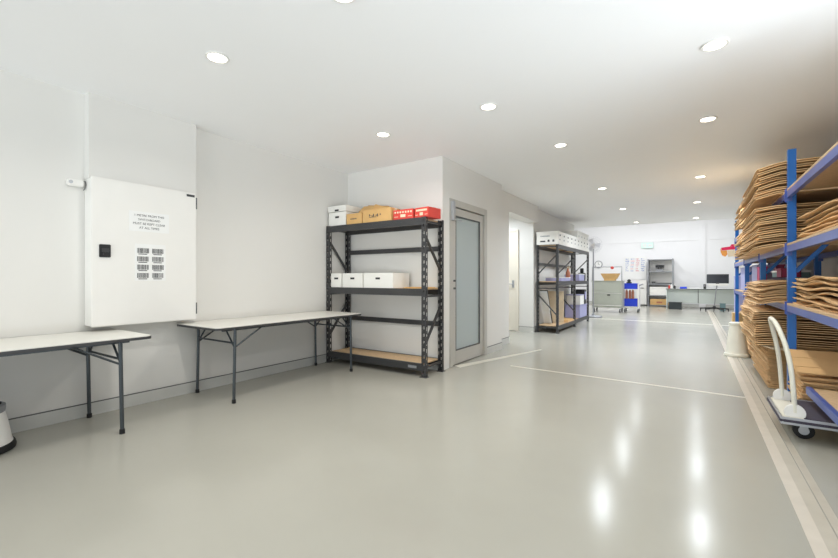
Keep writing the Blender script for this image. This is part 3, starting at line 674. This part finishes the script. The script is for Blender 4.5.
ex = thing('exit_sign', 'pale green illuminated exit sign high on the back wall', 'sign', (-1.62, 19.95, 2.44))
MB().box(-1.84, -1.40, 19.93, 19.98, 2.44, 2.68).build('panel', 'mint', ex, .006)
MB().box(-1.79, -1.66, 19.926, 19.93, 2.48, 2.64).build('door_pictogram', 'paper', ex)
MB().prism([(-1.60, 2.56), (-1.53, 2.63), (-1.53, 2.585), (-1.44, 2.585), (-1.44, 2.535), (-1.53, 2.535), (-1.53, 2.49)], 'y', 19.926, 19.93).build('arrow', 'paper', ex)
mn = MB().tube([(-1.715, 19.925, 2.615), (-1.715, 19.926, 2.615)], .014, 12).bar((-1.72, 19.925, 2.60), (-1.735, 19.925, 2.545), .022, .002, (0, 1, 0)).bar((-1.735, 19.925, 2.55), (-1.70, 19.925, 2.50), .014, .002, (0, 1, 0)).bar((-1.735, 19.925, 2.55), (-1.77, 19.925, 2.51), .014, .002, (0, 1, 0)).bar((-1.725, 19.925, 2.59), (-1.685, 19.925, 2.57), .011, .002, (0, 1, 0))
mn.build('running_figure', 'mint', ex)
rp = thing('wall_notice', 'crimson and orange paper decoration on the back wall above the monitor', 'poster', (1.1, 20, 2.2))
MB().prism([(.92, 2.36), (1.40, 2.42), (1.40, 2.28), (.94, 2.25)], 'y', 19.994, 19.998).prism([(1.2, 2.40), (1.24, 2.48), (1.4, 2.47), (1.4, 2.42)], 'y', 19.994, 19.998).build('crimson_sheet', 'crimson', rp)
MB().prism([(.90, 2.36), (.94, 2.24), (1.1, 2.25), (1.12, 2.10), (1.05, 2.0), (.95, 2.06), (.90, 2.2)], 'y', 19.990, 19.994).build('orange_sheet', 'orange', rp)
MB().prism([(1.12, 2.24), (1.38, 2.26), (1.36, 2.02), (1.14, 2.0)], 'y', 19.990, 19.994).build('cream_sheet', 'pale', rp)
# ------------------------------------------------------------------ blue pallet rack on the right
FXr, BXr = .76, 1.28
pr = thing('pallet_rack', 'long blue rack with chipboard levels loaded with flattened cartons', 'rack', (1.02, 7.0, 0))
ys = [3.21, 5.08, 6.95, 8.86, 10.76]
def pupright(x, y, h):
    mb = MB(); w_, d_ = .058, .06
    mb.box(x-w_/2, x+w_/2, y-d_/2, y-d_/2+.004, 0, h).box(x-w_/2, x-w_/2+.004, y-d_/2+.004, y+d_/2, 0, h).box(x+w_/2-.004, x+w_/2, y-d_/2+.004, y+d_/2, 0, h)
    mb.box(x-w_/2, x+w_/2, y-d_/2, y+d_/2, h-.002, h)
    u = mb.build('upright_post', 'blue', pr)
    MB().box(x-.06, x+.06, y-.05, y+.05, 0, .006).build('foot_plate', 'blue', u)
    return u
for y in ys:
    for x in (FXr, BXr): pupright(x, y, 2.345)
    for (xa, za, xb, zb) in ((FXr+.03, 1.215, BXr-.03, 1.77),):
        MB().bar((xa, y, za), (xb, y, zb), .035, .02, (0, 1, 0)).build('frame_brace', 'blue', pr)
LV = {'low': .905, 'mid': 1.452, 'high': 1.955}
for a, b in zip(ys[:-1], ys[1:]):
    for nm, z in LV.items():
        for x in (FXr, BXr):
            s = -1 if x == FXr else 1
            xo = x + s*.022
            MB().box(xo-.016, xo+.016, a+.032, b-.032, z-.058, z).box(xo-.022, xo+.022, a+.03, a+.034, z-.09, z+.03).box(xo-.022, xo+.022, b-.034, b-.03, z-.09, z+.03).build('shelf_beam', 'beam', pr)
        MB().box(FXr-.038, BXr+.036, a+.04, b-.04, z+.001, z+.019).build('shelf_board', 'chip', pr)

# ------------------------------------------------------------------ flattened cartons
def carton_mesh(seed, L, W, droop, pivot, th=.013, amp=.005, slots=True):
    """flattened carton: two liners with flap slots; local x = 0 at the aisle edge, +x into the rack, y centred."""
    r = random.Random(seed); nx, ny = 9, 14
    xs = [0, .03, .07, .12, .17] + [.17+(W-.17)*k/(nx-4) for k in range(1, nx-3)]
    yv = []
    for k in range(ny+1): yv.append(-L/2+L*k/ny)
    sl = [-L*.18+r.uniform(-.05, .05), L*.2+r.uniform(-.06, .06)]
    yall = sorted(yv + [s_-.006 for s_ in sl] + [s_+.006 for s_ in sl])
    ph = [r.uniform(0, 6.28) for _ in range(4)]; cu = r.uniform(-.5, 1.0)
    sag = r.uniform(.93, 1.07)
    def z_of(x, y):
        e = max(0, pivot-x)
        z = -droop*sag*(e/.22)**1.25 if droop else 0
        z += amp*(math.sin(3.1*y+ph[0])*.5 + math.sin(9*y+ph[1])*.3*math.exp(-x*6) + math.sin(5*x+ph[2])*.3)
        z += amp*1.6*cu*math.exp(-x*14)*math.sin(6*y+ph[3])
        return z
    mb = MB()
    nyA = len(yall)
    def sheet(zb, t, shift):
        idx = {}
        vs = []; fs = []
        xx_ = [x+shift for x in xs]
        for i, x in enumerate(xx_):
            for j, y in enumerate(yall):
                z = z_of(x, y)+zb + (abs(r.gauss(0, .0015)) if i == 0 else 0)
                vs.append((x, y, z)); vs.append((x, y, z+t))
        def I(i, j, k): return (i*nyA+j)*2+k
        cells = set()
        for i in range(len(xs)-1):
            for j in range(nyA-1):
                mid = (yall[j]+yall[j+1])/2
                if slots and i < 4 and any(abs(mid-s_) < .0061 for s_ in sl): continue
                cells.add((i, j))
        for (i, j) in cells:
            fs.append((I(i, j, 0), I(i, j+1, 0), I(i+1, j+1, 0), I(i+1, j, 0)))
            fs.append((I(i, j, 1), I(i+1, j, 1), I(i+1, j+1, 1), I(i, j+1, 1)))
            for di, dj, (p, q) in ((-1, 0, ((0, 0), (0, 1))), (1, 0, ((1, 0), (1, 1))), (0, -1, ((0, 0), (1, 0))), (0, 1, ((0, 1), (1, 1)))):
                if (i+di, j+dj) not in cells:
                    a_ = (i+p[0], j+p[1]); b_ = (i+q[0], j+q[1])
                    fs.append((I(*a_, 0), I(*b_, 0), I(*b_, 1), I(*a_, 1)))
        mb.add(vs, fs)
    lt_ = min(.008, th*.38); sheet(0, lt_, 0); sheet(th-lt_, lt_, r.uniform(-.012, .012))
    return mb
def pile(n, x0, W, y0, y1, z0, pitch, label, group, seed, droop=0.0, pivot=None, jx=.02, jy=.03, yaw=.012, lean=0.0, top=None, th=.013, amp=.005, mname='carton', roll=0.0):
    r = random.Random(seed); L = y1-y0; pv = (pivot-x0) if pivot else 0
    vars_ = [carton_mesh(seed*10+k, L*(1-.03*(k % 2)), W, droop, pv, th, amp).build('flattened_carton', mname) for k in range(min(4, n))]
    out = []
    for i in range(n):
        src = vars_[i % 4] if i < 4 else vars_[r.randrange(4)]
        o = src if i < 4 else src.copy()
        if i >= 4: COL.objects.link(o)
        o.location = (x0 + lean*i + r.uniform(-jx, jx), (y0+y1)/2 + r.uniform(-jy, jy), z0 + i*pitch)
        o.rotation_euler = (0, roll*i/n, r.uniform(-yaw, yaw))
        tag(o, label, 'cardboard', group); out.append(o)
    if top and out: out[-1]['label'] = top
    return out
zl, zm, zh = LV['low']+.02, LV['mid']+.02, LV['high']+.02
pile(7, .53, .72, 5.24, 6.88, zh, .046, 'flattened brown carton in the drooping pile on the highest blue rack level', 'flattened cartons on the highest level', 1, .06, .72, th=.026, top='uppermost flattened carton of the drooping highest pile, close to the ceiling', amp=.007, jy=.015)
pile(9, .53, .70, 5.22, 6.88, zm, .045, 'flattened brown carton in the thick middle level pile left of the near blue upright', 'flattened cartons on the middle level, left of the upright', 2, .030, .72, th=.026, jx=.018, amp=.005, jy=.015)
pile(10, .57, .66, 5.24, 6.88, zl, .0215, 'flattened carton in the low pile on the lowest rack level, left of the near upright', 'flattened cartons on the lowest level, left of the upright', 3, .05, .72, amp=.005, jy=.015)
pile(22, .665, .60, 5.62, 6.88, .006, .0205, 'flattened carton in the lower half of the tall pile standing on the floor', 'flattened cartons on the floor, lower half', 4, 0, None, jx=.012, lean=-.0008, amp=.004, jy=.015)
pile(8, .535, .72, 5.52, 6.88, .462, .046, 'flattened carton in the overhanging upper half of the tall pile standing on the floor', 'flattened cartons on the floor, upper half', 5, .02, .66, th=.028, jx=.02, amp=.006, jy=.015)
pile(7, .585, .66, 7.02, 8.72, zh, .046, 'flattened carton in the highest pile behind the nearer drooping one', 'flattened cartons on the highest level, behind', 11, .05, .72, th=.026, amp=.006, jy=.015)
pile(9, .585, .66, 7.02, 8.72, zm, .045, 'flattened carton in the middle level pile behind the thick nearer one', 'flattened cartons on the middle level, behind', 12, .03, .72, th=.026, amp=.005, jy=.015)
pile(34, .70, .56, 7.02, 8.72, .006, .024, 'flattened carton in the floor pile behind the nearer tall one, by the round step stool', 'flattened cartons on the floor, behind', 13, .0, None, amp=.004, jy=.015)
pile(7, .80, .45, 3.35, 5.0, zm, .034, 'crumpled flattened carton on the middle rack level right of the near upright', 'flattened cartons on the middle level, near bay', 6, 0, None, jx=.03, yaw=.03, amp=.014)
pile(7, .775, .46, 3.30, 5.02, zl, .036, 'wavy flattened carton on the lowest rack level right of the near upright', 'flattened cartons on the lowest level, near bay', 7, 0, None, jx=.02, yaw=.02, amp=.013)
pile(18, .735, .49, 4.50, 5.0, .006, .0195, 'flattened carton in the floor pile behind the platform trolley', 'flattened cartons behind the trolley', 8, 0, None, jx=.015, yaw=.02, amp=.003)
# big loose sheet tilted on the pile behind the trolley
sh = carton_mesh(91, .56, .52, 0, 0, .012, .004).build('cardboard_sheet', 'sheet')
sh.location = (.705, 4.76, .435); sh.rotation_euler = (.20, 0, 0); tag(sh, 'large plain tan cardboard sheet tilted on the floor pile behind the trolley', 'cardboard')
pile(3, .80, .5, 3.86, 4.42, .1755, .022, 'flattened carton lying on the trolley deck under the blue edged shelf', 'flattened cartons on the trolley deck', 9, 0, None, jx=.008, jy=.01, yaw=.01, amp=.002)
s2 = carton_mesh(92, .45, .3, 0, 0, .008, .010, slots=False).build('cardboard_flap', 'pale')
s2.location = (.60, 5.55, .452); s2.rotation_euler = (.0, .12, .25); tag(s2, 'small pale cardboard flap sticking out of the floor pile by trolley handle', 'cardboard')

# tubs and boxes on the lowest level beyond the near upright
crate('storage_tub', 'lilac tub between the two farthest blue uprights', 'tub', .80, 1.2, 9.2, 10.5, zl, 1.34, 'lilac', 'lilac')
crate('storage_tub', 'lilac tub standing behind the pink tub on the blue rack', 'tub', .80, 1.2, 7.95, 8.6, zl, 1.34, 'lilac', 'lilac')
crate('storage_tub', 'pink plastic tub on the blue rack', 'tub', .80, .885, 7.68, 7.92, zl, 1.30, 'pink', 'pink')
zt = zl+10*.0215+.022
crate('card_box', 'maroon box lying on the low carton pile beside the near upright', 'box', .80, .96, 5.9, 6.2, zt, zt+.08, 'maroon', 'maroon')
crate('card_box', 'grey teal box on the low carton pile left of the maroon box', 'box', .82, 1.1, 6.3, 6.7, zt, zt+.06, 'teal', 'paper')
crate('card_box', 'tall dark maroon box behind the grey teal box on the carton pile', 'box', .90, .98, 7.02, 7.2, zt, zt+.17, 'maroon')
# lilac and tan things past the far end of the rack
crate('storage_tub', 'tall lilac tub on the floor past the far end of the blue rack', 'tub', .78, 1.3, 11.3, 11.8, 0, 1.2, 'lilac')
carton_box('carton', 'tan carton on the floor at the far end of the blue rack', .70, 1.1, 10.9, 11.2, 0, .42, 'brown')

# ------------------------------------------------------------------ kick stools
def kick_stool(label, x, y, h, rb_, rt_, m, ringm):
    t = thing('kick_stool', label, 'stool', (x, y, 0))
    MB().lathe([(rb_+.008, .004), (rb_+.012, .018), (rb_+.006, .045), (rb_-.01, .05)], (x, y, 0), 40).build('base_ring', 'rubber' if m != 'cream' else 'cream', t, smooth=True)
    MB().lathe([(rb_-.004, .045), (rb_-.012, .07), (rb_+(rt_-rb_)*.6, h*.6), (rt_+.004, h-.05)], (x, y, 0), 40).build('body', m, t, smooth=True)
    MB().lathe([(rt_+.006, h-.05), (rt_+.010, h-.03), (rt_+.008, h-.006), (rt_-.004, h)], (x, y, 0), 40).build('top_rim', ringm, t, smooth=True)
    MB().lathe([(rt_-.012, h-.001), (rt_-.012, h+.003)], (x, y, 0), 40).build('tread', 'rubber' if m != 'cream' else 'cream', t)
    return t
kick_stool('pale grey round kick stool with black base under the left folding table', -3.93, .60, .305, .205, .155, 'cab', 'shelfgrey')
kick_stool('cream round step stool leaning close to the floor carton pile', .54, 7.66, .50, .145, .085, 'cream', 'cream')

# ------------------------------------------------------------------ platform trolley
tr = thing('platform_trolley', 'white handled platform trolley with dark deck, parked at the rack foot', 'trolley', (.95, 4.13, 0))
X0, X1, Y0, Y1, Z = .515, 1.40, 3.83, 4.45, .17
MB().box(X0+.012, X1-.012, Y0+.012, Y1-.012, Z-.035, Z).build('platform', 'cream', tr, .006)
MB().box(X0+.13, X1-.03, Y0+.03, Y1-.03, Z, Z+.004).build('deck_mat', 'deck', tr)
def rimbox(z0, z1, o, m, nm):
    MB().box(X0-o, X0+.012, Y0-o, Y1+o, z0, z1).box(X1-.012, X1+o, Y0-o, Y1+o, z0, z1).box(X0+.012, X1-.012, Y0-o, Y0+.012, z0, z1).box(X0+.012, X1-.012, Y1-.012, Y1+o, z0, z1).build(nm, m, tr, .003)
rimbox(Z-.045, Z+.006, .0, 'steel', 'edge_rail'); rimbox(Z-.028, Z-.010, .006, 'deck', 'bumper_strip')
for y in (3.895, 4.385):
    ds = MB().tube([(.60, y-.012, Z+.03), (.60, y+.012, Z+.03)], .058, 28)
    ds.v = [(a, b, max(c, Z+.001)) for a, b, c in ds.v]
    ds.build('handle_bracket', 'cab', tr)
pts = []
def hp_(u): return u
path = [(.60, 3.895, Z+.03), (.592, 3.895, .35), (.578, 3.897, .52), (.555, 3.915, .66), (.535, 3.945, .74), (.518, 3.99, .80), (.507, 4.06, .832), (.502, 4.14, .842)]
full = path + [(x, 8.28-y, z) for x, y, z in reversed(path[:-1])]
def smooth_path(p, k=3):
    out = [];
    P_ = [Vector(q) for q in p]
    for i in range(len(P_)-1):
        a = P_[max(0, i-1)]; b = P_[i]; c = P_[i+1]; d = P_[min(len(P_)-1, i+2)]
        for j in range(k):
            t_ = j/k; out.append(.5*((2*b)+(c-a)*t_+(2*a-5*b+4*c-d)*t_*t_+(3*b-a-3*c+d)*t_**3))
    out.append(P_[-1]); return out
MB().tube(smooth_path(full, 4), .0155, 14).build('push_handle', 'cream', tr, smooth=True)
for x, y in ((.66, 3.99), (.66, 4.36), (1.25, 3.99), (1.25, 4.36)):
    c = MB().tube([(x, y-.019, .06), (x, y-.016, .06), (x, y+.016, .06), (x, y+.019, .06)], [.054, .06, .06, .054], 24).build('castor', 'rubber', tr, smooth=True)
    MB().tube([(x, y-.021, .06), (x, y+.021, .06)], .03, 18).build('wheel_hub', 'steel', c)
    MB().box(x-.022, x+.022, y-.028, y-.023, .05, .118).box(x-.022, x+.022, y+.023, y+.028, .05, .118).box(x-.04, x+.04, y-.04, y+.04, .116, .125).build('fork', 'steel', c)
bp = thing('loose_shelf', 'blue edged chipboard shelf lying over cartons on the trolley deck', 'shelf panel', (1.04, 3.95, .245))
MB().box(.738, .772, 3.5, 4.375, .243, .302).build('edge_beam', 'beam', bp, .004); MB().box(1.32, 1.354, 3.5, 4.375, .243, .302).build('edge_beam', 'beam', bp, .004)
MB().box(.772, 1.32, 3.51, 4.365, .272, .290).build('panel', 'chip', bp)
